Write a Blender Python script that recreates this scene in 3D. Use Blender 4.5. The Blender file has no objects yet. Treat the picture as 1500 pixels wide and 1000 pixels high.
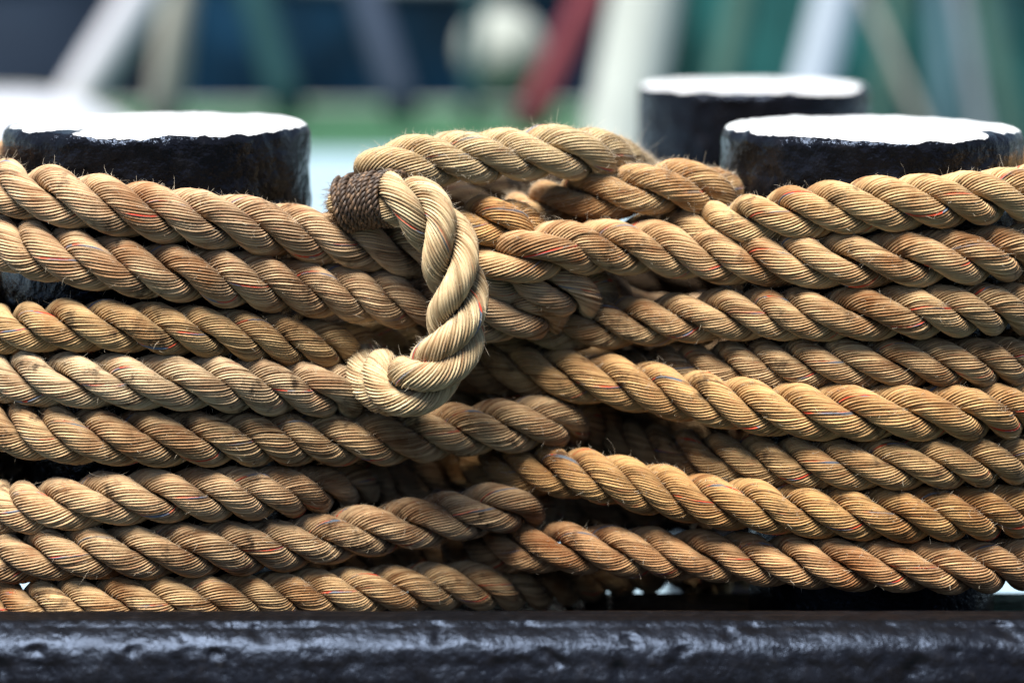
import bpy, math, random
import numpy as np
from mathutils import Vector, noise

# ------------------------------------------------------------------ camera, sky, sun, exposure
S = bpy.context.scene
F = 2833.0            # focal length in photo pixels (1500 wide)
HZ = -28.0            # photo row of the horizon
CAMY, CAMZ = -1.85, 0.90
cam_d = bpy.data.cameras.new('camera'); cam = bpy.data.objects.new('camera', cam_d)
S.collection.objects.link(cam); S.camera = cam
cam.location = (0, CAMY, CAMZ); cam.rotation_euler = (math.radians(90), 0, 0)
cam_d.sensor_width = 36; cam_d.lens = F * 36 / 1500
cam_d.shift_y = -(500 - HZ) / 1500
cam_d.clip_start = 0.05; cam_d.clip_end = 3000
cam_d.dof.use_dof = True; cam_d.dof.focus_distance = 1.685
cam_d.dof.aperture_fstop = 1.7

W = bpy.data.worlds.new('World'); S.world = W; W.use_nodes = True
nt = W.node_tree; bg = nt.nodes['Background']
sky = nt.nodes.new('ShaderNodeTexSky'); sky.sky_type = 'NISHITA'; sky.sun_disc = False
SUN_EL, SUN_AZ = math.radians(65), math.radians(210)   # azimuth clockwise from +Y (away from the camera)
sky.sun_elevation = SUN_EL; sky.sun_rotation = SUN_AZ
sky.air_density = 1.0; sky.dust_density = 1.2; sky.ozone_density = 1.0
nt.links.new(sky.outputs[0], bg.inputs[0]); bg.inputs[1].default_value = 0.05
sd = bpy.data.lights.new('sun', 'SUN'); so = bpy.data.objects.new('sun', sd); S.collection.objects.link(so)
sd.energy = 4.6; sd.angle = math.radians(27); sd.color = (1.0, 0.955, 0.88)
d_ = Vector((math.sin(SUN_AZ) * math.cos(SUN_EL), math.cos(SUN_AZ) * math.cos(SUN_EL), math.sin(SUN_EL)))
so.rotation_euler = d_.to_track_quat('Z', 'Y').to_euler()
S.view_settings.view_transform = 'Standard'; S.view_settings.look = 'None'
S.view_settings.exposure = 1.38; S.view_settings.gamma = 1.0
S.view_settings.use_curve_mapping = False
try:
    S.cycles.use_denoising = True
    S.cycles.max_bounces = 6; S.cycles.diffuse_bounces = 1; S.cycles.glossy_bounces = 3
except Exception:
    pass
rng = np.random.default_rng(7)


def P(px, py, y):
    """world point on the plane Y=y seen at photo pixel (px, py)"""
    d = y - CAMY
    return np.array([(px - 750) * d / F, y, CAMZ - (py - HZ) * d / F])


# ------------------------------------------------------------------ helpers
def tag(o, label=None, cat=None, group=None, kind=None):
    if label: o['label'] = label
    if cat: o['category'] = cat
    if group: o['group'] = group
    if kind: o['kind'] = kind
    return o


def empty(name, loc, label, cat, group=None):
    o = bpy.data.objects.new(name, None); S.collection.objects.link(o)
    o.location = loc; o.empty_display_size = 0.05
    return tag(o, label, cat, group)


def mesh_obj(name, verts, faces, mat, parent=None, smooth=True, uv=None):
    """verts (n,3) array in world space, faces (m,k) array or list; local to the parent's location"""
    verts = np.asarray(verts, dtype=np.float32)
    org = np.array(parent.matrix_world.translation if parent is None else PLOC(parent), dtype=np.float32) if parent else np.zeros(3, np.float32)
    me = bpy.data.meshes.new(name)
    v = verts - org
    if isinstance(faces, np.ndarray):
        m, k = faces.shape
        me.vertices.add(len(v)); me.vertices.foreach_set('co', v.ravel())
        me.loops.add(m * k); me.loops.foreach_set('vertex_index', faces.astype(np.int32).ravel())
        me.polygons.add(m); me.polygons.foreach_set('loop_start', np.arange(0, m * k, k, dtype=np.int32))
        me.update(calc_edges=True)
        if uv is not None:
            l = me.uv_layers.new(name='UVMap')
            l.data.foreach_set('uv', np.asarray(uv, np.float32)[faces.ravel()].ravel())
    else:
        me.from_pydata([tuple(map(float, p)) for p in v], [], faces); me.update()
    if smooth: me.polygons.foreach_set('use_smooth', np.ones(len(me.polygons), dtype=bool))
    me.materials.append(mat)
    o = bpy.data.objects.new(name, me); S.collection.objects.link(o)
    if parent: o.parent = parent
    return o


def PLOC(o):
    l = Vector(o.location)
    while o.parent: o = o.parent; l += o.location
    return l


def spline(pts, step):
    """centripetal-like Catmull-Rom through pts, resampled evenly"""
    p = np.asarray(pts, float)
    p = np.vstack([2 * p[0] - p[1], p, 2 * p[-1] - p[-2]])
    out = []
    for i in range(1, len(p) - 2):
        a, b, c, d = p[i - 1], p[i], p[i + 1], p[i + 2]
        n = 16; t = np.linspace(0, 1, n, endpoint=False)[:, None]
        t0 = 0.0; t1 = t0 + np.linalg.norm(b - a) ** .5 + 1e-6; t2 = t1 + np.linalg.norm(c - b) ** .5 + 1e-6; t3 = t2 + np.linalg.norm(d - c) ** .5 + 1e-6
        tt = t1 + (t2 - t1) * t
        A1 = (t1 - tt) / (t1 - t0) * a + (tt - t0) / (t1 - t0) * b
        A2 = (t2 - tt) / (t2 - t1) * b + (tt - t1) / (t2 - t1) * c
        A3 = (t3 - tt) / (t3 - t2) * c + (tt - t2) / (t3 - t2) * d
        B1 = (t2 - tt) / (t2 - t0) * A1 + (tt - t0) / (t2 - t0) * A2
        B2 = (t3 - tt) / (t3 - t1) * A2 + (tt - t1) / (t3 - t1) * A3
        out.append((t2 - tt) / (t2 - t1) * B1 + (tt - t1) / (t2 - t1) * B2)
    q = np.vstack(out + [p[-2][None]])
    for _ in range(10):   # soften traced kinks
        q[1:-1] = 0.25 * q[:-2] + 0.5 * q[1:-1] + 0.25 * q[2:]
    s = np.r_[0, np.cumsum(np.linalg.norm(np.diff(q, axis=0), axis=1))]
    n = max(8, int(s[-1] / step))
    ss = np.linspace(0, s[-1], n)
    return np.stack([np.interp(ss, s, q[:, k]) for k in range(3)], 1), ss


def frames(p):
    T = np.gradient(p, axis=0); T /= np.linalg.norm(T, axis=1)[:, None]
    N = np.zeros_like(T)
    up = np.array([0, 0, 1.0]) if abs(T[0][2]) < .9 else np.array([0, -1.0, 0])
    n = up - T[0] * up.dot(T[0]); n /= np.linalg.norm(n); N[0] = n
    for i in range(1, len(T)):
        n = N[i - 1] - T[i] * N[i - 1].dot(T[i]); N[i] = n / np.linalg.norm(n)
    return T, N, np.cross(T, N)


def smooth_noise(n, step, scale, amp, seed):
    r = np.random.default_rng(seed)
    k = max(4, int(n * step / scale) + 3)
    return np.interp(np.linspace(0, k - 1, n), np.arange(k), r.normal(0, amp, k))


def strand_tubes(p, ss, D, lay, phase, nstr=3, ny=22, a_f=.282, r_f=.229, tw=2.7, seed=0, groove=.13, sub=4, dscale=None):
    """every strand as (verts, faces, uv, fibre roots)"""
    n = len(p); step = ss[1]
    T, N, B = frames(p)
    # how far each strand has rolled round the axis; laid right-handed (Z)
    wob = smooth_noise(n, step, lay * .8, .17, seed + 5)
    th0 = phase + 2 * math.pi * ss / lay + wob
    dn = (D * (dscale if dscale is not None else 1.0)) * np.ones(n)
    M = ny * sub; res = []
    base_prof = {4: np.array([-1.35, .12, .50, .12]), 3: np.array([-1., .4, .4]), 2: np.array([-.6, .6])}[sub]
    for k in range(nstr):
        th = th0 + 2 * math.pi * k / nstr + smooth_noise(n, step, lay * .5, .085, seed + 11 * k)
        a = dn * a_f * (1 + smooth_noise(n, step, lay * .4, .02, seed + 31 * k))
        rad = np.cos(th)[:, None] * N + np.sin(th)[:, None] * B
        c = p + a[:, None] * rad
        t = np.gradient(c, axis=0); t /= np.linalg.norm(t, axis=1)[:, None]
        e = rad - t * (rad * t).sum(1)[:, None]; e /= np.linalg.norm(e, axis=1)[:, None]
        b = np.cross(t, e)
        rs = dn * r_f * (1 + smooth_noise(n, step, lay * .33, .04, seed + 77 * k))
        prof = np.tile(base_prof, ny)
        yo = np.random.default_rng(seed * 3 + k)
        # yarns stand proud or sink a little, slowly changing along their length
        kk = max(4, int(ss[-1] / .045) + 3)
        ctl = yo.normal(0, .45, (kk, ny))
        xs = np.linspace(0, kk - 1, n); i0 = np.clip(xs.astype(int), 0, kk - 2); f = (xs - i0)[:, None]
        yv = ctl[i0] * (1 - f) + ctl[i0 + 1] * f
        yrep = np.repeat(yv, sub, axis=1) * np.tile(np.where(base_prof > 0, 1.0, .3), ny)[None]
        j = np.arange(M + 1) % M
        sh = yo.normal(0, .10, ny); ang_j = (np.arange(M + 1) + np.r_[np.repeat(sh, sub), sh[0]] * 1.0) / M * 2 * math.pi
        wv = smooth_noise(n, step, .03, .05, seed + 13 * k)
        phi = ang_j[None] - (tw * th + wv)[:, None]
        r = rs[:, None] * (1 + groove * (prof[j][None] + yrep[:, j] * .5))
        # strands are squeezed flat where they meet in the heart of the rope
        r = r * (1 - .10 * np.clip(-np.cos(phi), 0, 1))
        V = c[:, None] + r[..., None] * (np.cos(phi)[..., None] * e[:, None] + np.sin(phi)[..., None] * b[:, None])
        idx = np.arange(n * (M + 1)).reshape(n, M + 1)
        faces = np.stack([idx[:-1, :-1], idx[1:, :-1], idx[1:, 1:], idx[:-1, 1:]], -1).reshape(-1, 4)
        uv = np.stack([np.broadcast_to(np.arange(M + 1) / sub + ny * k, (n, M + 1)), np.broadcast_to((ss + k * 3.1)[:, None], (n, M + 1))], -1).reshape(-1, 2)
        res.append((V.reshape(-1, 3), faces, uv, (V, phi, c, t, e, b)))
    return res


def fibre_mesh(roots, dirs, lens, rad, seed):
    """thin tapering curved hairs, three sided, as one mesh"""
    r = np.random.default_rng(seed); n = len(roots)
    q = r.normal(size=(n, 3)); side = np.cross(dirs, q); side /= np.linalg.norm(side, axis=1)[:, None] + 1e-9
    up2 = np.cross(side, dirs)
    curl = r.normal(0, .6, n)
    cen = []
    for f, sag in ((0, 0), (.4, .12), (.75, .5), (1.0, 1.0)):
        cen.append(roots + dirs * (lens * f)[:, None] + side * (curl * lens * sag)[:, None])
    V = []
    for i, c in enumerate(cen[:-1]):
        rr = rad * (1, .85, .6)[i]
        for k in range(3):
            a = 2 * math.pi * k / 3
            V.append(c + (math.cos(a) * side + math.sin(a) * up2) * (rr if np.ndim(rr) == 0 else rr[:, None]))
    V.append(cen[-1])
    V = np.stack(V, 1)          # n,10,3
    fc = []
    for i in range(2):
        for k in range(3):
            k2 = (k + 1) % 3
            fc += [(3 * i + k, 3 * i + k2, 3 * i + 3 + k2), (3 * i + k, 3 * i + 3 + k2, 3 * i + 3 + k)]
    for k in range(3): fc.append((6 + k, 6 + (k + 1) % 3, 9))
    fc = np.array(fc)
    faces = (fc[None] + (np.arange(n) * 10)[:, None, None]).reshape(-1, 3)
    return V.reshape(-1, 3), faces


# ------------------------------------------------------------------ materials
def new_mat(name):
    m = bpy.data.materials.new(name); m.use_nodes = True
    return m, m.node_tree, m.node_tree.nodes['Principled BSDF']


def N_(nt, t, **kw):
    n = nt.nodes.new(t)
    for k, v in kw.items(): setattr(n, k, v)
    return n


def mathn(nt, op, a, b=None, clamp=False):
    n = nt.nodes.new('ShaderNodeMath'); n.operation = op; n.use_clamp = clamp
    for i, x in enumerate((a, b)):
        if x is None: continue
        if isinstance(x, (int, float)): n.inputs[i].default_value = x
        else: nt.links.new(x, n.inputs[i])
    return n.outputs[0]


def ramp(nt, fac, stops):
    r = nt.nodes.new('ShaderNodeValToRGB'); nt.links.new(fac, r.inputs[0])
    while len(r.color_ramp.elements) < len(stops): r.color_ramp.elements.new(.5)
    for e, (p, c) in zip(r.color_ramp.elements, stops):
        e.position = p; e.color = (*c, 1) if len(c) == 3 else c
    return r.outputs[0]


def mix(nt, fac, a, b, mode='MIX'):
    m = nt.nodes.new('ShaderNodeMix'); m.data_type = 'RGBA'; m.blend_type = mode
    for i, x in ((0, fac), (6, a), (7, b)):
        if isinstance(x, (int, float)): m.inputs[i].default_value = x
        elif isinstance(x, tuple): m.inputs[i].default_value = (*x, 1)
        else: nt.links.new(x, m.inputs[i])
    return m.outputs[2]


def noise_n(nt, vec, scale, detail=3, rough=.5):
    n = nt.nodes.new('ShaderNodeTexNoise'); n.inputs['Scale'].default_value = scale
    n.inputs['Detail'].default_value = detail; n.inputs['Roughness'].default_value = rough
    nt.links.new(vec, n.inputs['Vector'])
    return n.outputs['Fac']


def rope_material(name, light, dark, stain, stain_amt, grime_amt, tracer=True, rough=.78):
    light = tuple(c * k for c, k in zip(light, (1.02, .98, .95))); dark, stain = [tuple(c * k for c, k in zip(q, (.74, .70, .66))) for q in (dark, stain)]
    m, nt, bs = new_mat(name); L = nt.links
    tc = N_(nt, 'ShaderNodeTexCoord'); geo = N_(nt, 'ShaderNodeNewGeometry')
    sep = N_(nt, 'ShaderNodeSeparateXYZ'); L.new(tc.outputs['UV'], sep.inputs[0])
    u, v = sep.outputs[0], sep.outputs[1]
    pos = geo.outputs['Position']
    yid = mathn(nt, 'FLOOR', u)
    oi = N_(nt, 'ShaderNodeObjectInfo')
    wn = N_(nt, 'ShaderNodeTexWhiteNoise', noise_dimensions='2D'); cv = N_(nt, 'ShaderNodeCombineXYZ')
    L.new(yid, cv.inputs[0]); L.new(oi.outputs['Random'], cv.inputs[1]); L.new(cv.outputs[0], wn.inputs['Vector'])
    # fibres: long streaks lying along each yarn
    cf = N_(nt, 'ShaderNodeCombineXYZ'); L.new(mathn(nt, 'MULTIPLY', u, 5.0), cf.inputs[0]); L.new(mathn(nt, 'MULTIPLY', v, 160.), cf.inputs[1])
    L.new(mathn(nt, 'MULTIPLY', oi.outputs['Random'], 31.), cf.inputs[2])
    fib = noise_n(nt, cf.outputs[0], 1.0, 3, .65)
    cg = N_(nt, 'ShaderNodeCombineXYZ'); L.new(mathn(nt, 'MULTIPLY', u, 1.3), cg.inputs[0]); L.new(mathn(nt, 'MULTIPLY', v, 45.), cg.inputs[1])
    blot = noise_n(nt, cg.outputs[0], 1.0, 2, .5)
    val = mathn(nt, 'ADD', mathn(nt, 'MULTIPLY', wn.outputs['Value'], .38), mathn(nt, 'ADD', mathn(nt, 'MULTIPLY', fib, .42), mathn(nt, 'MULTIPLY', blot, .42)))
    col = ramp(nt, val, [(.30, dark), (.56, tuple((a * .62 + b * .38) for a, b in zip(light, dark))), (.86, light)])
    # greenish and pinkish fibres mixed into the yarns
    cj = N_(nt, 'ShaderNodeCombineXYZ'); L.new(mathn(nt, 'MULTIPLY', u, 2.3), cj.inputs[0]); L.new(mathn(nt, 'MULTIPLY', v, 90.), cj.inputs[1]); cj.inputs[2].default_value = 9.
    hue = noise_n(nt, cj.outputs[0], 1.0, 2, .6)
    col = mix(nt, mathn(nt, 'MULTIPLY', mathn(nt, 'SUBTRACT', hue, .56, True), 2.6, True), col, (.36, .10, .05))
    col = mix(nt, mathn(nt, 'MULTIPLY', mathn(nt, 'SUBTRACT', .42, hue, True), 1.6, True), col, (.17, .17, .08))
    # broad weathering: ochre stains and dark grime patches in space
    big = noise_n(nt, pos, 17., 4, .6)
    col = mix(nt, mathn(nt, 'MULTIPLY', mathn(nt, 'SUBTRACT', big, .47, True), 6.0 * stain_amt, True), col, stain)
    g2 = N_(nt, 'ShaderNodeVectorMath', operation='ADD'); L.new(pos, g2.inputs[0]); g2.inputs[1].default_value = (4.1, 2.2, 9.3)
    gr = noise_n(nt, g2.outputs[0], 34., 5, .68)
    gfac = mathn(nt, 'MULTIPLY', mathn(nt, 'SUBTRACT', gr, .57, True), 7.0 * grime_amt, True)
    col = mix(nt, mathn(nt, 'MULTIPLY', gfac, .85), col, (.022, .012, .006))
    if tracer:   # a marker yarn of red and blue fibres in the outside of two strands
        for yarn, off in ((3, 0.), (32, 5.)):
            on = mathn(nt, 'COMPARE', yid, float(yarn)); on.node.inputs[2].default_value = .4
            fr = mathn(nt, 'FRACT', u)
            ct = N_(nt, 'ShaderNodeCombineXYZ'); L.new(mathn(nt, 'MULTIPLY', v, 55.), ct.inputs[0]); L.new(mathn(nt, 'MULTIPLY', u, 2.), ct.inputs[1]); ct.inputs[2].default_value = off
            nn = noise_n(nt, ct.outputs[0], 1.0, 2, .6)
            vis = mathn(nt, 'MULTIPLY', mathn(nt, 'SUBTRACT', nn, .46, True), 12., True)
            ct2 = N_(nt, 'ShaderNodeCombineXYZ'); L.new(mathn(nt, 'MULTIPLY', v, 70.), ct2.inputs[0]); L.new(fr, ct2.inputs[1]); ct2.inputs[2].default_value = off + 3
            sel = mathn(nt, 'GREATER_THAN', mathn(nt, 'ADD', noise_n(nt, ct2.outputs[0], 1.0, 1, .5), mathn(nt, 'MULTIPLY', fr, .25)), .62)
            tcol = mix(nt, sel, (.55, .045, .02), (.10, .15, .22))
            col = mix(nt, mathn(nt, 'MULTIPLY', mathn(nt, 'MULTIPLY', on, vis), .88), col, tcol)
    tint = mix(nt, 1.0, col, oi.outputs['Color'], 'MULTIPLY')
    L.new(tint, bs.inputs['Base Color'])
    bs.inputs['Roughness'].default_value = rough
    bs.inputs['Specular IOR Level'].default_value = .18
    bs.inputs['Sheen Weight'].default_value = .06
    bmp = N_(nt, 'ShaderNodeBump'); bmp.inputs['Strength'].default_value = .55; bmp.inputs['Distance'].default_value = .0011
    L.new(fib, bmp.inputs['Height']); L.new(bmp.outputs[0], bs.inputs['Normal'])
    return m


M_ROPE = rope_material('weathered_manila', (.58, .43, .24), (.115, .053, .016), (.24, .088, .016), .55, 1.1)
M_CLEAN = rope_material('pale_manila', (.66, .545, .35), (.19, .115, .047), (.33, .140, .032), .26, .45, rough=.62)
M_OCHRE = rope_material('ochre_manila', (.55, .385, .185), (.100, .048, .015), (.25, .100, .024), .50, 1.1)
M_DIRTY = rope_material('grimy_manila', (.57, .435, .265), (.105, .052, .019), (.19, .068, .014), .58, 1.6)


def fibre_material():
    m, nt, bs = new_mat('loose_fibre')
    bs.inputs['Base Color'].default_value = (.62, .53, .40, 1); bs.inputs['Roughness'].default_value = .6
    bs.inputs['Transmission Weight'].default_value = 0.0
    return m


M_FIB = fibre_material()


def twine_material():
    m, nt, bs = new_mat('tarred_twine')
    tc = N_(nt, 'ShaderNodeTexCoord')
    n = noise_n(nt, tc.outputs['Object'], 160., 4, .6)
    nt.links.new(ramp(nt, n, [(.3, (.010, .005, .003)), (.52, (.040, .022, .012)), (.72, (.22, .13, .07))]), bs.inputs['Base Color'])
    bs.inputs['Roughness'].default_value = .6
    return m


M_TWINE = twine_material()


def black_paint(name, lump=55., strength=1., dist=.005, rough=(.08, .24), white_top=None, coat=.0):
    m, nt, bs = new_mat(name)
    geo = N_(nt, 'ShaderNodeNewGeometry'); pos = geo.outputs['Position']
    n1 = noise_n(nt, pos, lump, 5, .55); n2 = noise_n(nt, pos, 14., 3, .5); n3 = noise_n(nt, pos, 260., 3, .6)
    mus = N_(nt, 'ShaderNodeTexVoronoi'); mus.inputs['Scale'].default_value = 95.; nt.links.new(pos, mus.inputs['Vector'])
    nt.links.new(ramp(nt, n1, [(.35, (.003, .003, .0035)), (.62, (.005, .005, .006)), (.80, (.014, .014, .016))]), bs.inputs['Base Color'])
    if white_top is not None:   # the top is coloured white, its uneven edge wandering over the rim
        sp = N_(nt, 'ShaderNodeSeparateXYZ'); nt.links.new(pos, sp.inputs[0])
        nr = noise_n(nt, pos, 60., 5, .6); nr2 = noise_n(nt, pos, 11., 2, .5)
        lim = mathn(nt, 'ADD', mathn(nt, 'ADD', sp.outputs[2], mathn(nt, 'MULTIPLY', nr, .008)), mathn(nt, 'MULTIPLY', nr2, .018))
        wf = mathn(nt, 'MULTIPLY', mathn(nt, 'SUBTRACT', lim, white_top + .010), 1500., True)
        wc = ramp(nt, noise_n(nt, pos, 20., 4, .6), [(.35, (.70, .73, .76)), (.6, (.80, .82, .84))])
        old = bs.inputs['Base Color'].links[0].from_socket
        nt.links.new(mix(nt, wf, old, wc), bs.inputs['Base Color'])
    h = mathn(nt, 'ADD', mathn(nt, 'MULTIPLY', n1, 1.0), mathn(nt, 'ADD', mathn(nt, 'MULTIPLY', n2, .5), mathn(nt, 'MULTIPLY', n3, .08)))
    b = N_(nt, 'ShaderNodeBump'); b.inputs['Strength'].default_value = strength; b.inputs['Distance'].default_value = dist
    nt.links.new(h, b.inputs['Height']); nt.links.new(b.outputs[0], bs.inputs['Normal'])
    r = N_(nt, 'ShaderNodeMapRange'); nt.links.new(n2, r.inputs[0]); r.inputs[1].default_value = .3; r.inputs[2].default_value = .7
    r.inputs[3].default_value, r.inputs[4].default_value = rough
    nt.links.new(r.outputs[0], bs.inputs['Roughness'])
    bs.inputs['IOR'].default_value = 1.33; bs.inputs['Specular Tint'].default_value = (.50, .66, 1.0, 1)
    bs.inputs['Coat Weight'].default_value = coat; bs.inputs['Coat Roughness'].default_value = .07; bs.inputs['Coat IOR'].default_value = 1.3
    nt.links.new(b.outputs[0], bs.inputs['Coat Normal'])
    return m


M_BLACK = black_paint('thick_black_paint')
M_RAIL = black_paint('thick_black_rail_paint', 85., .8, .0025, (.22, .40), coat=.0)


def plain(name, col, rough=.5, var=.15, scale=3., spec=.2):
    m, nt, bs = new_mat(name)
    geo = N_(nt, 'ShaderNodeNewGeometry'); n = noise_n(nt, geo.outputs['Position'], scale, 5, .6)
    a = tuple(c * (1 - var) for c in col); b = tuple(min(1, c * (1 + var)) for c in col)
    nt.links.new(ramp(nt, n, [(.3, a), (.7, b)]), bs.inputs['Base Color'])
    bs.inputs['Roughness'].default_value = rough; bs.inputs['Specular IOR Level'].default_value = spec
    return m


# ------------------------------------------------------------------ the setting: paving, grass verge, water
def sheet(name, x0, x1, y0, y1, z, mat):
    o = mesh_obj(name, [(x0, y0, z), (x1, y0, z), (x1, y1, z), (x0, y1, z)], [(0, 1, 2, 3)], mat, smooth=False)
    return tag(o, kind='structure')


def paving_material():
    m, nt, bs = new_mat('pale_wet_stone')
    geo = N_(nt, 'ShaderNodeNewGeometry')
    br = N_(nt, 'ShaderNodeTexBrick'); nt.links.new(geo.outputs['Position'], br.inputs['Vector'])
    br.inputs['Color1'].default_value = (.30, .42, .50, 1); br.inputs['Color2'].default_value = (.28, .40, .48, 1)
    br.inputs['Mortar'].default_value = (.10, .12, .13, 1); br.inputs['Scale'].default_value = 1.6; br.inputs['Mortar Size'].default_value = .012
    n = noise_n(nt, geo.outputs['Position'], 2.5, 5, .6)
    c = mix(nt, mathn(nt, 'MULTIPLY', n, .35), br.outputs['Color'], (.34, .46, .54))
    nt.links.new(c, bs.inputs['Base Color']); bs.inputs['Roughness'].default_value = .35
    return m


def grass_material():
    m, nt, bs = new_mat('short_grass')
    geo = N_(nt, 'ShaderNodeNewGeometry'); n = noise_n(nt, geo.outputs['Position'], 5., 6, .7)
    nt.links.new(ramp(nt, n, [(.3, (.008, .050, .022)), (.6, (.016, .085, .034)), (.8, (.03, .11, .04))]), bs.inputs['Base Color'])
    bs.inputs['Roughness'].default_value = .9
    return m


def water_material():
    m, nt, bs = new_mat('harbour_water')
    geo = N_(nt, 'ShaderNodeNewGeometry'); n = noise_n(nt, geo.outputs['Position'], 2.2, 5, .6)
    bs.inputs['Base Color'].default_value = (.02, .05, .055, 1); bs.inputs['Roughness'].default_value = .08
    b = N_(nt, 'ShaderNodeBump'); b.inputs['Strength'].default_value = .5; b.inputs['Distance'].default_value = .08
    nt.links.new(n, b.inputs['Height']); nt.links.new(b.outputs[0], bs.inputs['Normal'])
    return m


m_stone = plain('wall_stone', (.10, .11, .10), .8)
sheet('paving', -14, .75, -.30, 8.3, 0.0, paving_material())
tag(mesh_obj('paving', [(.75, -.30, 0), (14, -.30, 0), (14, 6.4, 0), (.75, 6.4, 0)], [(0, 1, 2, 3)], bpy.data.materials['pale_wet_stone'], smooth=False), kind='structure')
sheet('grass_verge', -14, .75, 8.3, 12.0, 0.0, grass_material())
sheet('quay_edge', -14, .75, 12.0, 12.35, 0.0, plain('edge_stone', (.22, .24, .23), .7))
qw = [(-14, 12.35), (.75, 12.35), (.75, 6.4), (14, 6.4)]
V = []; fq = []
for i, (x, y) in enumerate(qw): V += [(x, y, 0), (x, y, -1.6)]
for i in range(3): fq.append((2 * i, 2 * i + 2, 2 * i + 3, 2 * i + 1))
V += [(-14, -.30, 0), (14, -.30, 0), (14, -.30, -1.6), (-14, -.30, -1.6)]; fq.append((8, 9, 10, 11))
tag(mesh_obj('quay_wall', V, fq, m_stone, smooth=False), kind='structure')
sheet('water', -900, 900, -200, 1800, -0.9, water_material())


# unseen dark wall added behind the camera to cut low fill light
tag(mesh_obj('fill_block_wall', *[(lambda v, f: (v, f))([(-22, -7.5, -1.6), (22, -7.5, -1.6), (22, -7.5, 2.9), (-22, -7.5, 2.9), (-22, -9, -1.6), (22, -9, -1.6), (22, -9, 2.9), (-22, -9, 2.9)], [(0, 3, 2, 1), (3, 7, 6, 2), (4, 5, 6, 7), (0, 4, 7, 3), (1, 2, 6, 5)])][0], plain('fill_block_dark', (.020, .018, .018), .8), smooth=False), kind='structure')


# ------------------------------------------------------------------ far boats, spars and piles (out of focus)
def tube(pts, radii, seg=20, cap=True):
    pts = np.asarray(pts, float); T, N, B = frames(pts); n = len(pts)
    a = np.linspace(0, 2 * math.pi, seg, endpoint=False)
    V = pts[:, None] + np.asarray(radii)[:, None, None] * (np.cos(a)[None, :, None] * N[:, None] + np.sin(a)[None, :, None] * B[:, None])
    V = V.reshape(-1, 3); fc = []
    for i in range(n - 1):
        for j in range(seg):
            k = (j + 1) % seg; fc.append((i * seg + j, i * seg + k, (i + 1) * seg + k, (i + 1) * seg + j))
    if cap: fc += [tuple(range(seg))[::-1], tuple(range((n - 1) * seg, n * seg))]
    return V, fc


def lathe(profile, center, seg=96, jitter=None):
    """profile of (r, z) from bottom to top, closed on the axis at r=0"""
    V = []; fc = []; n = len(profile)
    for i, (r, z) in enumerate(profile):
        for j in range(seg):
            a = 2 * math.pi * j / seg; x, y = r * math.cos(a), r * math.sin(a)
            p = Vector((center[0] + x, center[1] + y, z))
            if jitter: p = jitter(p, r, a, z)
            V.append(tuple(p))
    for i in range(n - 1):
        for j in range(seg):
            k = (j + 1) % seg; fc.append((i * seg + j, i * seg + k, (i + 1) * seg + k, (i + 1) * seg + j))
    fc += [tuple(range(seg))[::-1], tuple(range((n - 1) * seg, n * seg))]
    return V, fc


def boxv(x0, x1, y0, y1, z0, z1):
    V = [(x0, y0, z0), (x1, y0, z0), (x1, y1, z0), (x0, y1, z0), (x0, y0, z1), (x1, y0, z1), (x1, y1, z1), (x0, y1, z1)]
    return V, [(3, 2, 1, 0), (4, 5, 6, 7), (0, 1, 5, 4), (1, 2, 6, 5), (2, 3, 7, 6), (3, 0, 4, 7)]


def boat(label, x0, x1, yc, beam, ztop, hull_m, deck_m, cab_m, cab_spans):
    root = empty('moored_boat', ((x0 + x1) / 2, yc, -.9), label, 'boat', 'boats moored beyond the grass')
    n, k = 28, 9; V = []; fc = []
    for i in range(n):
        f = i / (n - 1); x = x0 + (x1 - x0) * f
        w = beam / 2 * (1 - abs(2 * f - 1) ** 5) ** .5 + .02
        sheer = ztop + .22 * abs(2 * f - 1) ** 2.5
        for j in range(k):
            g = j / (k - 1); a = g * math.pi
            y = -math.cos(a) * w; prof = 1 - math.sin(a) ** .45
            V.append((x, yc + (math.copysign(abs(math.cos(a)) ** .5, y) * w), -1.2 + (sheer + 1.2) * prof))
    for i in range(n - 1):
        for j in range(k - 1): fc.append((i * k + j, (i + 1) * k + j, (i + 1) * k + j + 1, i * k + j + 1))
    mesh_obj('hull', V, fc, hull_m, root)
    dv = []; df = []
    for i in range(n):
        f = i / (n - 1); x = x0 + (x1 - x0) * f; w = (beam / 2 * (1 - abs(2 * f - 1) ** 5) ** .5 + .02) * .97
        dv += [(x, yc - w, ztop - .1), (x, yc + w, ztop - .1)]
    for i in range(n - 1): df.append((2 * i, 2 * i + 2, 2 * i + 3, 2 * i + 1))
    mesh_obj('deck', dv, df, deck_m, root, smooth=False)
    rv, rf = tube([(x0 + (x1 - x0) * i / 20, yc - (beam / 2 * (1 - abs(2 * i / 20 - 1) ** 5) ** .5 + .03), ztop + .22 * abs(2 * i / 20 - 1) ** 2.5) for i in range(21)], [.045] * 21, 10)
    mesh_obj('rubbing_rail', rv, rf, cab_m, root)
    for a, b in cab_spans:
        v, f = boxv(a, b, yc - beam * .22, yc + beam * .22, ztop - .101, ztop + .14)
        mesh_obj('cabin', v, f, cab_m, root, smooth=False)
    return root


def X(px, d): return (px - 750) * d / F
def Z(py, d): return CAMZ - (py - HZ) * d / F


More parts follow.
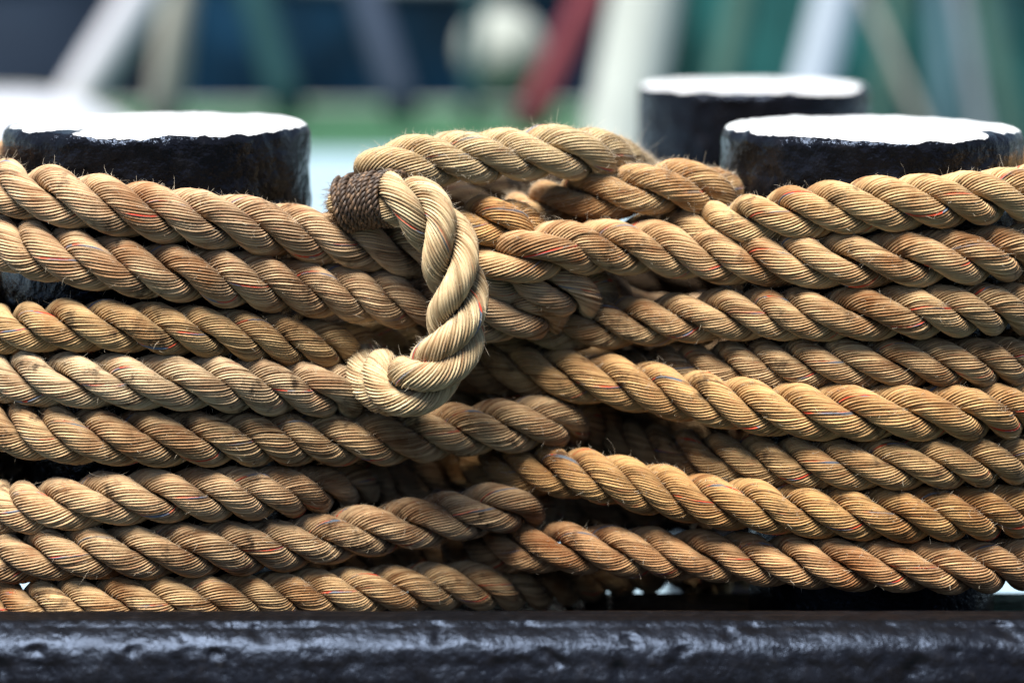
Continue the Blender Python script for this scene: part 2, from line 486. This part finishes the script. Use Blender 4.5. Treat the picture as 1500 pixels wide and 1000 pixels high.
m_navy = plain('navy_hull_paint', (.003, .020, .044), .4, .7, 1.1)
m_slate = plain('slate_hull_paint', (.030, .045, .075), .5, .3, .8)
m_teal = plain('sea_green_hull_paint', (.013, .075, .075), .45, .8, 1.6)
m_deck = plain('deck_paint', (0.132, 0.144, 0.150), .6)
m_cab = plain('cabin_paint', (0.060, 0.090, 0.102), .5)
boat('long moored boat with a dark navy hull, blurred behind the knot', X(215, 15.2), X(1010, 15.2), 14.6, 2.4, .86, m_navy, m_deck, m_cab, [(X(400, 15.2), X(700, 15.2))])
boat('slate violet hulled boat, blurred at the far left edge', X(-900, 15.6), X(205, 15.6), 14.7, 2.3, .86, m_slate, m_deck, m_cab, [(X(-600, 15.6), X(-200, 15.6))])
boat('sea green hulled boat, blurred behind the right bollards', X(985, 11.3), X(2700, 11.3), 10.6, 2.3, .88, m_teal, m_deck, m_cab, [(X(1300, 11.3), X(1800, 11.3))])


def spar(label, p0, p1, d, wpx, mat, zf=0., cat='spar', name='leaning_spar', group='spars and posts standing behind the bollards'):
    """a round spar standing on the quay, passing through the two photo points"""
    r = wpx * d / F / 2
    a = np.array([X(p0[0], d), Z(p0[1], d)]); b = np.array([X(p1[0], d), Z(p1[1], d)])
    k = (a - b) / (a[1] - b[1])            # per metre of height
    foot = b - k * (b[1] - zf)
    root = empty(name, (foot[0], CAMY + d, zf), label, cat, group)
    n = 12; pts = [(foot[0] + k[0] * 2.6 * i / n, CAMY + d, zf + 2.6 * i / n) for i in range(n + 1)]
    v, f = tube(pts, [r * (1.03 - .10 * i / n) for i in range(n + 1)], 28)
    mesh_obj('shaft', v, f, mat, root)
    t = pts[-1]
    v, f = tube([(t[0] - k[0] * .08, t[1], t[2] - .08), (t[0] + k[0] * .02, t[1], t[2] + .02)], [r * 1.08, r * 1.04], 28)
    mesh_obj('end_band', v, f, m_cab, root)
    return root


m_white = plain('white_spar_paint', (.40, .41, .45), .45, .1)
m_grey = plain('weathered_grey_wood', (.30, .30, .27), .7, .15)
m_tealg = plain('grey_green_paint', (.020, .065, .075), .6, .15)
m_lilac = plain('grey_violet_paint', (.055, .075, .12), .6, .15)
m_red = plain('red_oxide_paint', (.14, .032, .042), .5, .2)
m_cream = plain('cream_pile_paint', (.34, .36, .33), .5, .12)
m_pale = plain('pale_blue_paint', (.28, .32, .37), .45, .1)
m_sage = plain('sage_paint', (.045, .10, .085), .6, .2)
spar('broad white leaning spar behind the left bollard, blurred', (205, 0), (112, 150), 11.0, 62, m_white)
spar('grey upright spar just right of the broad white leaning one', (262, 0), (243, 155), 11.4, 50, m_grey)
spar('dim grey green spar leaning against the navy hull above the left bollard', (375, 0), (420, 150), 12.6, 48, m_tealg)
spar('dim violet grey spar between the left bollard and the white fender', (538, 0), (592, 170), 12.4, 46, m_lilac)
spar('red spar leaning past the white fender, blurred', (862, 0), (778, 175), 11.6, 46, m_red)
spar('thick cream post left of the rear bollard, blurred', (945, 0), (905, 210), 8.0, 102, m_cream, 0., 'post', 'mooring_post')
spar('pale blue white post rising behind the rear bollard', (1222, 0), (1190, 120), 7.6, 62, m_pale, 0., 'post', 'mooring_post')
spar('thin sage spar behind the right bollard, next to the pale post', (1315, 0), (1290, 160), 10.4, 34, m_sage, -1.)
spar('blue grey spar behind the right bollard', (1372, 0), (1385, 160), 9.6, 30, plain('dull_blue_paint', (.09, .17, .21), .6), -1.)
spar('sage green spar leaning outward at the far right', (1440, 0), (1478, 170), 9.2, 40, m_sage, -1.)
spar('sage green spar directly above the rear bollard', (1085, 0), (1062, 110), 10.0, 46, m_sage, -1.)
spar('thin pale spar at the far right behind the bollard cap', (1405, 0), (1432, 165), 10.8, 20, m_pale, -1.)
spar('thin grey stay between the pale post and the blue grey spar', (1270, 0), (1340, 160), 9.9, 16, m_grey, -1.)
spar('slim pale spar nearest the right edge of the picture', (1478, 0), (1462, 170), 11.0, 18, m_tealg, -1.)
spar('slim dull spar just left of the cream post', (700, 0), (690, 170), 12.0, 22, m_tealg)
# round fender hanging from the navy boat
fc_ = (X(735, 13.2), CAMY + 13.2, Z(76, 13.2)); fr = 64 * 13.2 / F
root = empty('boat_fender', (fc_[0], fc_[1], fc_[2] - fr), 'round off white fender hanging on the navy hull, blurred', 'fender')
prof = [(fr * math.sin(math.pi * i / 24) + .001, fc_[2] - fr * math.cos(math.pi * i / 24)) for i in range(25)]
v, f = lathe(prof, fc_, 48); mesh_obj('ball', v, f, plain('off_white_vinyl', (.27, .30, .28), .45, .08), root)
v, f = tube([(fc_[0], fc_[1], fc_[2] + fr - .02), (fc_[0], fc_[1] + .01, fc_[2] + fr + .06)], [.05, .035], 16); mesh_obj('eye', v, f, m_tealg, root)
v, f = tube([(fc_[0], fc_[1], fc_[2] + fr + .04), (fc_[0], fc_[1] + .12, 1.2)], [.014, .014], 10); mesh_obj('lanyard', v, f, m_grey, root)
# upturned white dinghy at the left
dx0, dx1, dd = X(-260, 9.4), X(215, 9.4), 9.4
root = empty('upturned_dinghy', ((dx0 + dx1) / 2, CAMY + dd, 0), 'pale upturned dinghy lying on the paving behind the left bollard', 'dinghy')
V = []; fcs = []; n, k = 30, 15
for i in range(n):
    f = i / (n - 1); x = dx0 + (dx1 - dx0) * f
    w = .42 * (1 - max(0, (f - .35) / .65) ** 2.4) ** .8 + .004; h = .33 * (1 - max(0, (f - .5) / .5) ** 3 * .8)
    for j in range(k):
        a = math.pi * j / (k - 1)
        V.append((x, CAMY + dd + .2 - math.cos(a) * w, .01 + h * math.sin(a) ** .6))
for i in range(n - 1):
    for j in range(k - 1): fcs.append((i * k + j, (i + 1) * k + j, (i + 1) * k + j + 1, i * k + j + 1))
fcs.append(tuple(range(k)))
mesh_obj('hull', V, fcs, plain('white_gelcoat', (.36, .39, .45), .35, .05), root)
v, f = tube([(dx0 + (dx1 - dx0) * .97 * i / 10, CAMY + dd + .2, .345 - (.23 * max(0, (i / 10 - .5) / .5) ** 3)) for i in range(11)], [.015] * 11, 8)
mesh_obj('keel', v, f, m_grey, root)


# ------------------------------------------------------------------ bollards and rail
def lumps(amp, sc, off):
    def j(p, r, a, z):
        q = Vector((p.x, p.y, p.z)) * sc + Vector((off, off * 2, off * 3))
        n = noise.noise(q) + .5 * noise.noise(q * 2.1) + .3 * noise.noise(q * 4.7)
        c = Vector((math.cos(a), math.sin(a), 0))
        return p + c * (n * amp) + Vector((0, 0, noise.noise(q + Vector((7, 3, 1))) * amp * .7 + noise.noise(q * 2.7) * amp * .35))
    return j


def bollard(px, R, y, ztop, label, seed, zfoot=.02):
    d = y - CAMY; cx = (px - 750) * d / F
    root = empty('bollard', (cx, y, 0), label, 'bollard', 'black iron mooring bollards')
    rb = .115
    prof = [(R + .03, .0), (R + .03, .016), (R + .01, .024), (rb + .02, .03), (rb, .05)]
    prof += [(rb, .05 + (ztop - .24 - .05) * i / 14) for i in range(1, 15)]
    mesh_obj('post', *lathe(prof + [(rb * .98, ztop - .16)], (cx, y), 128, lumps(.0016, 26, seed)), M_BLACK, root)
    be = .012; prof = [(rb * .97, ztop - .235), (rb * 1.03, ztop - .225), (R * .93, ztop - .195), (R * .985, ztop - .183)]
    prof += [(R, ztop - .18 + (.18 - be) * i / 34) for i in range(35)]
    prof += [(R - be + be * math.cos(t), ztop - be + be * math.sin(t)) for t in np.linspace(0.1, math.pi / 2, 10)]
    prof += [((R - be) * (1 - i / 22) + .0005, ztop + .0035 * (1 - (1 - i / 22) ** 2)) for i in range(1, 23)]
    mesh_obj('cap', *lathe(prof, (cx, y), 260, lumps(.0024, 30, seed + 1.7)), black_paint('black_paint_with_white_top', white_top=ztop), root)
    return root, cx


RB = 222 * 1.85 / F
ZT = CAMZ - .133
_, XL = bollard(231, RB, 0.0, Z(179, 1.85), 'thick black bollard at the left with a bright white top', 1.3)
_, XR = bollard(1275, RB * .98, 0.0, Z(184, 1.85), 'thick black bollard at the right with a bright white top', 5.1)
bollard(1103, 168 * 2.51 / F, .66, Z(123, 2.51), 'blurred black bollard standing behind, between the knot and the right bollard', 8.9)


def rail():
    """heavy rounded steel kerb in front of the bollards"""
    zt = CAMZ - .5247
    prof = [(-.233, .0), (-.233, zt - .010), (-.2345, zt - .003), (-.238, zt)]
    prof += [(-.238 - .020 * i / 6, zt + .0005 * math.sin(i * 2)) for i in range(1, 7)]
    prof += [(-.2615, zt - .0008), (-.2645, zt - .0035)]
    prof += [(-.2645 - .0235 * f - .004 * math.sin(math.pi * f), zt - .0035 - .0265 * f + .003 * math.sin(math.pi * f)) for f in np.linspace(.08, 1, 14)]
    prof += [(-.2915, zt - .036), (-.2935, zt - .044)]
    prof += [(-.2935, zt - .044 - .30 * i / 24) for i in range(1, 25)] + [(-.2935, 0)]
    V = []; fc = []; nx = 700; k = len(prof)
    for i in range(nx):
        x = -1.5 + 3.0 * i / (nx - 1)
        for (y, z) in prof:
            q = Vector((x, y, z)) * 24
            nn = noise.noise(q) + .5 * noise.noise(q * 2.3) + .45 * noise.noise(q * 5.1)
            pit = max(0, noise.noise(q * 3.1 + Vector((40, 0, 0))) - .32) * 3.0
            a = .0015 if z > .02 and y < -.262 else .0007
            V.append((x, y - nn * a + (pit * .004 if z > .02 and y < -.262 else 0), z + noise.noise(q + Vector((3, 9, 2))) * a * .8 if z > .02 else z))
    for i in range(nx - 1):
        for j in range(k - 1): fc.append((i * k + j, i * k + j + 1, (i + 1) * k + j + 1, (i + 1) * k + j))
    fc += [tuple(range(k))[::-1], tuple(range((nx - 1) * k, nx * k))]
    o = mesh_obj('steel_rail', V, fc, M_RAIL)
    tag(o, 'black painted steel rail with lumpy rounded edge running under the ropes', 'rail')


rail()
sv_, sf_ = boxv(-1.5, 1.5, -.2328, .047, .0, .30)
tag(mesh_obj('base_beam', sv_, sf_, M_BLACK, smooth=False), 'low black base beam under the bollards, hidden behind the rail', 'base beam')

# ------------------------------------------------------------------ ropes
RW = RB + .0285
ALPHA = math.asin(min(.99, 2 * RW / (XR - XL)))


def prof_L(x, shift=0.0):
    """depth of a turn that runs round the front of the left bollard and crosses to the back of the right one"""
    u = x - XL
    if u < RW * math.sin(ALPHA):
        return -math.sqrt(max(RW ** 2 - u * u, .0004))
    xt = XL + RW * math.sin(ALPHA); yt = -RW * math.cos(ALPHA)
    return yt + (x - xt) * math.tan(ALPHA)


def prof_R(x): return prof_L(XL + XR - x)


ROPE_N = [0]
STEP = .0026


def build_rope(P3, D, lay, phase, mat, label, tint=(1, 1, 1), fuzz=900, fuzz_top=1.2, group='turns of rope wound round the bollards', name='rope', seed=None, dscale=None, reverse=False, cat='rope'):
    p, ss = spline(P3, STEP)
    ROPE_N[0] += 1; sd_ = seed if seed is not None else ROPE_N[0] * 101
    vis = (p[:, 1] < .08)
    mid = p[len(p) // 2]
    root = empty(name, tuple(mid), label, cat, group)
    if dscale is not None: dscale = np.interp(ss / ss[-1], *zip(*dscale))
    fuzz = int(fuzz * 3.2)
    lay *= 1 + .05 * math.sin(sd_ * 1.7)
    tubes = strand_tubes(p, ss, D, lay, phase, seed=sd_, dscale=dscale)
    fr = []; r = np.random.default_rng(sd_ + 3)
    for V, fcs, uv, aux in tubes:
        o = mesh_obj('strand', V, fcs, mat, root, uv=uv); o.color = (*tint, 1)
        VV, phi, c, t, e, b = aux
        n = VV.shape[0]
        i = r.integers(4, n - 4, fuzz); j = r.integers(0, VV.shape[1], fuzz)
        nc = max(4, fuzz // 45)      # and in little tufts where the yarns are chafed
        ic = np.repeat(r.integers(8, n - 8, nc), 18); jc = np.repeat(r.integers(0, VV.shape[1], nc), 18)
        i = np.r_[i, np.clip(ic + r.integers(-2, 3, len(ic)), 4, n - 5)]; j = np.r_[j, (jc + r.integers(-4, 5, len(jc))) % VV.shape[1]]
        q = VV[i, j]; nrm = q - c[i]; nrm /= np.linalg.norm(nrm, axis=1)[:, None]
        out = (nrm * e[i]).sum(1)
        keep = (out > -.05) & (r.random(len(q)) < np.clip(.25 + .75 * fuzz_top * nrm[:, 2], .16, 1)) & (nrm[:, 1] < .6)
        q, nrm, i, j = q[keep], nrm[keep], i[keep], j[keep]
        yt = VV[i + 2, j] - VV[i - 2, j]; yt /= np.linalg.norm(yt, axis=1)[:, None]
        sgn = np.where(r.random(len(q)) < .5, 1, -1)[:, None]
        dd_ = yt * sgn * r.uniform(.2, 1.2, len(q))[:, None] + nrm * r.uniform(.12, .9, len(q))[:, None] + r.normal(0, .28, (len(q), 3))
        dd_ /= np.linalg.norm(dd_, axis=1)[:, None]
        ln = np.clip(r.lognormal(math.log(.0029), .6, len(q)), .0010, .019)
        fr.append((q - nrm * .0004, dd_, ln))
    R_ = np.vstack([f[0] for f in fr]); Dd = np.vstack([f[1] for f in fr]); Ln = np.concatenate([f[2] for f in fr])
    V, fcs = fibre_mesh(R_, Dd, Ln, 1.15e-4, sd_)
    o = mesh_obj('loose_fibres', V, fcs, M_FIB, root); tag(o, kind='stuff')
    return root, p, ss


def row(pts, side, dpx, label, phase=0., mat=None, tint=(1, 1, 1), off=((0, 0), (1500, 0)), lay=2.65, tail=None, **kw):
    """one turn traced by its visible centreline in the photo, given its depth by the way it winds round the bollards"""
    pf = prof_L if side == 'L' else prof_R
    ox = [o[0] for o in off]; oy = [o[1] for o in off]
    out = []
    for (px, py) in pts:
        y = -.17
        for _ in range(8): y = .5 * y + .5 * (pf((px - 750) * (y - CAMY) / F) + float(np.interp(px, ox, oy)))
        out.append(P(px, py, y))
    D = dpx * 1.678 / F
    # continue round the bollard, and at the other end back behind the neighbour
    q = out[0] if side == 'L' else out[-1]
    cx = XL if side == 'L' else XR; sg = -1 if side == 'L' else 1
    a0 = math.atan2(sg * (q[0] - cx), -q[1]); z0 = q[2]
    rr = math.hypot(q[0] - cx, q[1])
    ext = [np.array([cx + sg * rr * math.sin(a), -rr * math.cos(a), z0]) for a in np.arange(a0 + .22, math.pi * .95, .2)]
    e = out[-1] if side == 'L' else out[0]
    ox_ = XR if side == 'L' else XL
    epy = HZ + (CAMZ - e[2]) * F / (e[1] - CAMY)
    zr = CAMZ - ((tail if tail else epy - 20) - HZ) * (RW * .86 - CAMY) / F
    tgt = np.array([ox_ + sg * RW * math.sin(ALPHA), RW * math.cos(ALPHA) + .0, zr])
    ext2 = []
    if (tgt[1] - e[1]) > .02:
        for f in (.35, .7, 1.0): ext2.append(e + (tgt - e) * f)
        ext2.append(np.array([ox_ + sg * .02, RW, zr]))
        for a in (.25, .55, .85, 1.15): ext2.append(np.array([ox_ - sg * -.0 + sg * RW * math.sin(a) * 1.0 if False else ox_ - sg * (-1) * RW * math.sin(a), RW * math.cos(a), zr]))
    if side == 'L': P3 = ext[::-1] + out + ext2
    else: P3 = ext2[::-1] + out + ext
    return build_rope(P3, D, D * lay, phase, mat or M_ROPE, label, tint, **kw)


FW = ((0, 0), (420, 0), (520, -.015), (660, -.052), (760, -.088), (800, -.10), (835, -.08), (870, -.02), (900, .02))      # left turns stay forward as far as x~820
BK = ((640, .02), (700, -.01), (780, -.035), (860, -.03), (980, -.01), (1100, 0), (1500, 0))                                 # right turns start behind them

row([(4, 274), (40, 281), (104, 290), (172, 302), (244, 314), (312, 324), (376, 332), (428, 340), (500, 351), (560, 360), (620, 372), (670, 386), (710, 396), (760, 408), (820, 420), (856, 429), (880, 438), (905, 455), (930, 470)], 'L', 83,
    'topmost rope turn on the left, crossing the black left bollard', 0.4, M_ROPE, (1.16, 1.13, 1.24), ((0, 0), (420, 0), (520, -.015), (660, -.058), (760, -.098), (830, -.128), (862, -.11), (885, -.045), (910, .0), (930, .02)), tail=470, fuzz=2600)
row([(0, 355), (20, 358), (80, 371), (140, 382), (200, 393), (272, 401), (340, 409), (400, 416), (460, 423), (538, 433), (590, 440), (640, 447), (700, 458), (740, 459), (784, 455), (815, 452)], 'L', 82,
    'second rope turn from the top on the left, ending just past the knot', 1.1, M_ROPE, (1.06, 1.02, 1.08), ((0, 0), (420, 0), (520, -.015), (660, -.06), (760, -.10), (790, -.105), (818, -.07), (850, .0)), tail=482, fuzz=1800)
row([(0, 482), (80, 476), (152, 477), (216, 480), (288, 486), (352, 492), (412, 499), (466, 505), (514, 508), (558, 509), (600, 508)], 'L', 74,
    'third rope turn from the top on the left, ochre, dim near the knot', 2.0, M_OCHRE, (1.05, 1.05, 1.1), ((0, 0), (480, .0), (560, .035), (620, .08)), tail=560, fuzz=1200)
row([(0, 548), (75, 555), (145, 557), (210, 559), (280, 561), (340, 563), (395, 566), (440, 568), (480, 571), (505, 576), (528, 582), (560, 586)], 'L', 78,
    'pale dirty rope turn on the left ending beside the bottom of the knot', .2, M_DIRTY, (1.10, 1.12, 1.16), ((0, 0), (440, -.01), (490, -.022), (515, .005), (540, .06), (565, .10)), tail=570, fuzz=1200)
row([(0, 618), (50, 630), (115, 638), (190, 641), (260, 642), (330, 642), (390, 642), (450, 641), (506, 642), (558, 642), (610, 637), (662, 631), (714, 625), (762, 621), (810, 617), (850, 612)], 'L', 80,
    'rope turn passing directly under the knot, with dark brown grime spots', 1.5, M_DIRTY, (1.0, .93, .84), FW, tail=648, fuzz=2000)
row([(0, 743), (90, 737), (165, 729), (235, 726), (305, 724), (365, 722), (415, 720), (460, 716), (494, 711), (522, 705), (560, 700)], 'L', 76,
    'pinkish pale rope turn on the left below the wide black gap', 2.7, M_ROPE, (1.12, 1.08, 1.12), ((0, 0), (430, 0), (480, .02), (520, .05), (570, .10)), tail=718, fuzz=1200)
row([(0, 816), (50, 811), (110, 808), (190, 807), (265, 806), (335, 803), (395, 799), (448, 792), (500, 784), (556, 774), (604, 767), (658, 757), (708, 747), (756, 740), (786, 737), (812, 737)], 'L', 76,
    'second lowest rope turn on the left, rising towards the middle, rusty stained', .9, M_DIRTY, (.98, .92, .86), ((0, 0), (420, 0), (520, -.015), (660, -.055), (735, -.088), (765, -.085), (790, -.02), (815, .03)), tail=728, fuzz=2200)
row([(0, 884), (125, 882), (225, 880), (300, 878), (375, 875), (450, 870), (500, 867), (560, 863), (620, 860), (660, 858), (712, 857), (752, 858), (800, 856), (860, 848), (930, 838), (1000, 828)], 'L', 72,
    'lowest rope turn on the left, just above the black rail', 2.2, M_ROPE, (1.02, .97, .92), ((0, 0), (420, 0), (600, -.035), (720, -.05), (800, -.03), (900, .0)), tail=822, fuzz=1400)

row([(940, 352), (1000, 338), (1072, 331), (1128, 318), (1192, 308), (1280, 300), (1352, 295), (1420, 291), (1472, 286), (1510, 281)], 'R', 79,
    'topmost rope turn on the right, crossing the cap of the right bollard', 1.0, M_ROPE, (1.12, 1.08, 1.02), ((940, .03), (1040, .012), (1120, 0), (1500, 0)), tail=362, fuzz=1800)
row([(690, 380), (736, 381), (770, 374), (800, 368), (848, 362), (912, 362), (980, 366), (1040, 373), (1112, 378), (1168, 381), (1232, 381), (1292, 381), (1352, 378), (1412, 375), (1460, 372), (1510, 368)], 'R', 81,
    'second rope turn from the top on the right, under the ochre stained curl', 2.4, M_ROPE, (1.06, 1.0, .97), ((690, -.075), (740, -.12), (790, -.11), (850, -.07), (960, -.02), (1060, 0), (1500, 0)), tail=402, fuzz=2000)
row([(770, 492), (820, 480), (860, 474), (912, 472), (984, 468), (1048, 461), (1120, 460), (1188, 460), (1256, 459), (1320, 457), (1388, 455), (1440, 453), (1510, 451)], 'R', 76,
    'third rope turn from the top on the right, under the long black gap', .1, M_ROPE, (.92, .88, .85), BK, tail=506, fuzz=1600)
row([(860, 556), (940, 545), (1002, 540), (1070, 535), (1158, 532), (1236, 531), (1314, 531), (1392, 531), (1444, 530), (1510, 528)], 'R', 72,
    'fourth rope turn on the right, half hidden by the ochre turn beneath it', 1.9, M_ROPE, (.98, .94, .92), ((860, .05), (980, .02), (1100, .012), (1500, .008)), tail=560, fuzz=1200)
row([(640, 530), (690, 538), (740, 541), (790, 545), (858, 553), (922, 562), (981, 574), (1044, 585), (1111, 596), (1174, 602), (1231, 603), (1293, 604), (1350, 604), (1407, 604), (1454, 602), (1510, 598)], 'R', 79,
    'ochre stained rope turn slanting down to the right from behind the knot', .6, M_OCHRE, (1.04, .96, .90), ((640, .0), (700, -.03), (760, -.05), (860, -.04), (980, -.02), (1200, -.004), (1500, 0)), tail=575, fuzz=1800)
row([(840, 632), (890, 643), (950, 655), (1010, 665), (1070, 672), (1137, 676), (1210, 678), (1277, 679), (1340, 678), (1397, 677), (1449, 675), (1510, 668)], 'R', 73,
    'dim rope turn on the right emerging from deep shadow between two ochre turns', 2.9, M_OCHRE, (.90, .86, .86), ((840, .07), (950, .045), (1080, .012), (1250, 0), (1500, 0)), tail=641, fuzz=1200)
row([(640, 672), (700, 680), (750, 686), (800, 688), (870, 697), (930, 710), (985, 723), (1040, 734), (1106, 739), (1168, 746), (1241, 750), (1314, 752), (1392, 753), (1454, 750), (1510, 745)], 'R', 76,
    'brown gold rope turn second from the bottom on the right', 1.3, M_OCHRE, (.90, .80, .70), ((640, .02), (700, -.03), (760, -.065), (860, -.06), (980, -.03), (1200, 0), (1500, 0)), tail=655, fuzz=1700)
row([(650, 812), (690, 805), (730, 802), (790, 800), (850, 802), (910, 806), (970, 810), (1028, 813), (1106, 818), (1179, 822), (1246, 825), (1324, 829), (1387, 830), (1439, 828), (1510, 822)], 'R', 74,
    'lowest reddish brown rope turn on the right, just above the rail', 2.0, M_ROPE, (.92, .78, .70), ((640, .0), (700, -.04), (760, -.075), (860, -.055), (980, -.02), (1100, 0), (1500, 0)), tail=800, fuzz=1900)


# turns that run straight round the back of both bollards, seen only through the gaps
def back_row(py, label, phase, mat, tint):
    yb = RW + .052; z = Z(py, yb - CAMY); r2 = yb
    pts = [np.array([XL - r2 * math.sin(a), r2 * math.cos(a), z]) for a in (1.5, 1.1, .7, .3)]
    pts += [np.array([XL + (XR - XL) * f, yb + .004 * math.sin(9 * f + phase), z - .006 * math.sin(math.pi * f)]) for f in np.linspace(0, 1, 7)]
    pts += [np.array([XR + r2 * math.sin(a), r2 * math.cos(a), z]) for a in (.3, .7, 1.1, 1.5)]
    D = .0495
    build_rope(pts, D, D * 2.65, phase, mat, label, tint, fuzz=60, group='shade-tinted turns of rope round the back of the bollards')


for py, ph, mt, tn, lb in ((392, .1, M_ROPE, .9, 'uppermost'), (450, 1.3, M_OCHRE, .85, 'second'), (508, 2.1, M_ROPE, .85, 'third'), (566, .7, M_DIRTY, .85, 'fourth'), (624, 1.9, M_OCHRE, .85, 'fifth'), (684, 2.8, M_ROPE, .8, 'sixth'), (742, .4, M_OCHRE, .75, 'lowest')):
    back_row(py, lb + ' shade-tinted rope turn from the top behind both bollards, seen through gaps', ph, mt, (tn * .12, tn * .11, tn * .11))  # tint scaled far down: shade in the gaps put into the rope colour


# the knot and the loops above it, each traced with its own depth
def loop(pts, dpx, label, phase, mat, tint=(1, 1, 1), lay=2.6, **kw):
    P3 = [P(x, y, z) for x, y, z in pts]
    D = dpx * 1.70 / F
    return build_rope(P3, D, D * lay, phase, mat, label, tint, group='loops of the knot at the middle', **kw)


loop([(640, 330, .03), (590, 330, -.01), (548, 325, -.06), (532, 290, -.095), (552, 261, -.122), (592, 241, -.122), (640, 234, -.115), (692, 231, -.11), (752, 227, -.095), (804, 223, -.092), (850, 224, -.085), (892, 234, -.05), (925, 254, .02), (945, 275, .10), (960, 310, .14)], 80,
     'pale fuzzy loop arching over the top of the knot against the blurred boats', .3, M_CLEAN, (1.0, .97, .90), fuzz=4200, fuzz_top=1.6, lay=2.75)
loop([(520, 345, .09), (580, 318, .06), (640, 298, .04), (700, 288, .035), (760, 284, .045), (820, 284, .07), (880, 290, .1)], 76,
     'shade-tinted rope deep in the hollow under the top arch', .8, M_DIRTY, (.13, .12, .11), fuzz=30)  # near-black tint stands in for the hollow's shade
loop([(660, 356, .07), (715, 344, .04), (760, 322, .005), (800, 303, -.03), (848, 290, -.06), (900, 282, -.075), (950, 276, -.085), (1000, 274, -.085), (1042, 282, -.07), (1068, 300, -.04), (1080, 325, .0), (1075, 355, .03)], 80,
     'rope loop lying under the top arch and curling down beside the right bollard', 1.7, M_ROPE, (1.14, 1.08, 1.0), fuzz=2600, fuzz_top=1.3, lay=2.9)
loop([(630, 372, -.06), (668, 342, -.085), (704, 326, -.10), (740, 324, -.108), (766, 343, -.09), (779, 375, -.045), (775, 410, .0)], 77,
     'short curl of rope with a bright orange ochre stain right of the knot', 2.3, M_OCHRE, (1.30, 1.14, 1.0), fuzz=900)
KPTS = [(500, 302, -.112), (522, 297, -.118), (545, 292, -.128), (570, 290, -.143), (596, 294, -.158), (624, 313, -.163), (645, 340, -.165), (659, 370, -.167), (669, 410, -.168), (671, 450, -.168), (664, 492, -.17), (650, 528, -.17), (626, 554, -.168), (598, 568, -.162), (572, 563, -.140), (549, 552, -.105), (528, 538, -.065), (505, 525, -.03), (480, 515, .005)]
knot, kp, kss = loop(KPTS, 86, 'thick pale rope hanging as front loop of the knot, tip bound in dark twine', 1.2, M_CLEAN, (1.02, 1.0, .96), lay=2.35, fuzz=1500, dscale=[(0, .84), (.12, .88), (.22, 1.0), (1, 1.0)])
# whipping: dark laid twine wound round the rope's end
Dk = 86 * 1.70 / F * .86
T, Nn, B = frames(kp)
turns, dt = 9, .0053
s0 = .004; ns = turns * 60
aa = np.linspace(0, 2 * math.pi * turns, ns); sv = s0 + aa / (2 * math.pi) * dt * 1.32
ci = np.stack([np.interp(sv, kss, kp[:, k]) for k in range(3)], 1)
ni = np.stack([np.interp(sv, kss, Nn[:, k]) for k in range(3)], 1); bi = np.stack([np.interp(sv, kss, B[:, k]) for k in range(3)], 1)
rr = Dk * (.515 + np.interp(np.arange(ns), np.linspace(0, ns, 40), np.random.default_rng(3).normal(0, .016, 40)))
hp = ci + rr[:, None] * (np.cos(aa)[:, None] * ni + np.sin(aa)[:, None] * bi)
hp, hs = spline(hp, .0011)
tb = strand_tubes(hp, hs, .0068, .015, 0., nstr=3, ny=6, sub=2, groove=.05, tw=.4, seed=900, a_f=.25, r_f=.27)
Vv = []; Ff = []; k0 = 0
for V, f_, uv, _ in tb: Vv.append(V); Ff.append(f_ + k0); k0 += len(V)
wh = mesh_obj('whipping', np.vstack(Vv), np.vstack(Ff), M_TWINE, knot); tag(wh, 'dark brown twine whipping')
# cut end of the rope: a dark fibrous face with a frayed tuft
c0 = kp[1]; n = 900; r = np.random.default_rng(5)
ra = Dk * .40 * np.sqrt(r.random(n)); ta = r.uniform(0, 2 * math.pi, n)
roots = c0 + ra[:, None] * (np.cos(ta)[:, None] * Nn[0] + np.sin(ta)[:, None] * B[0])
dirs = -T[0] + .55 * r.normal(size=(n, 3)) * .6; dirs /= np.linalg.norm(dirs, axis=1)[:, None]
V, f_ = fibre_mesh(roots, dirs, r.uniform(.005, .017, n), 2.6e-4, 6)
m_fray = plain('frayed_dark_fibre', (.17, .10, .055), .8, .6, 300.)
o = mesh_obj('frayed_end', V, f_, m_fray, knot); tag(o, 'dark frayed rope end', kind='stuff')
ncore = int((sv[-1]) / (kss[1] - kss[0]))
v, f = tube([c0 - T[0] * .001] + [kp[i] for i in range(2, ncore, 3)], [Dk * .44] + [Dk * .50] * len(range(2, ncore, 3)), 40)
mesh_obj('core', v, f, M_TWINE, knot)
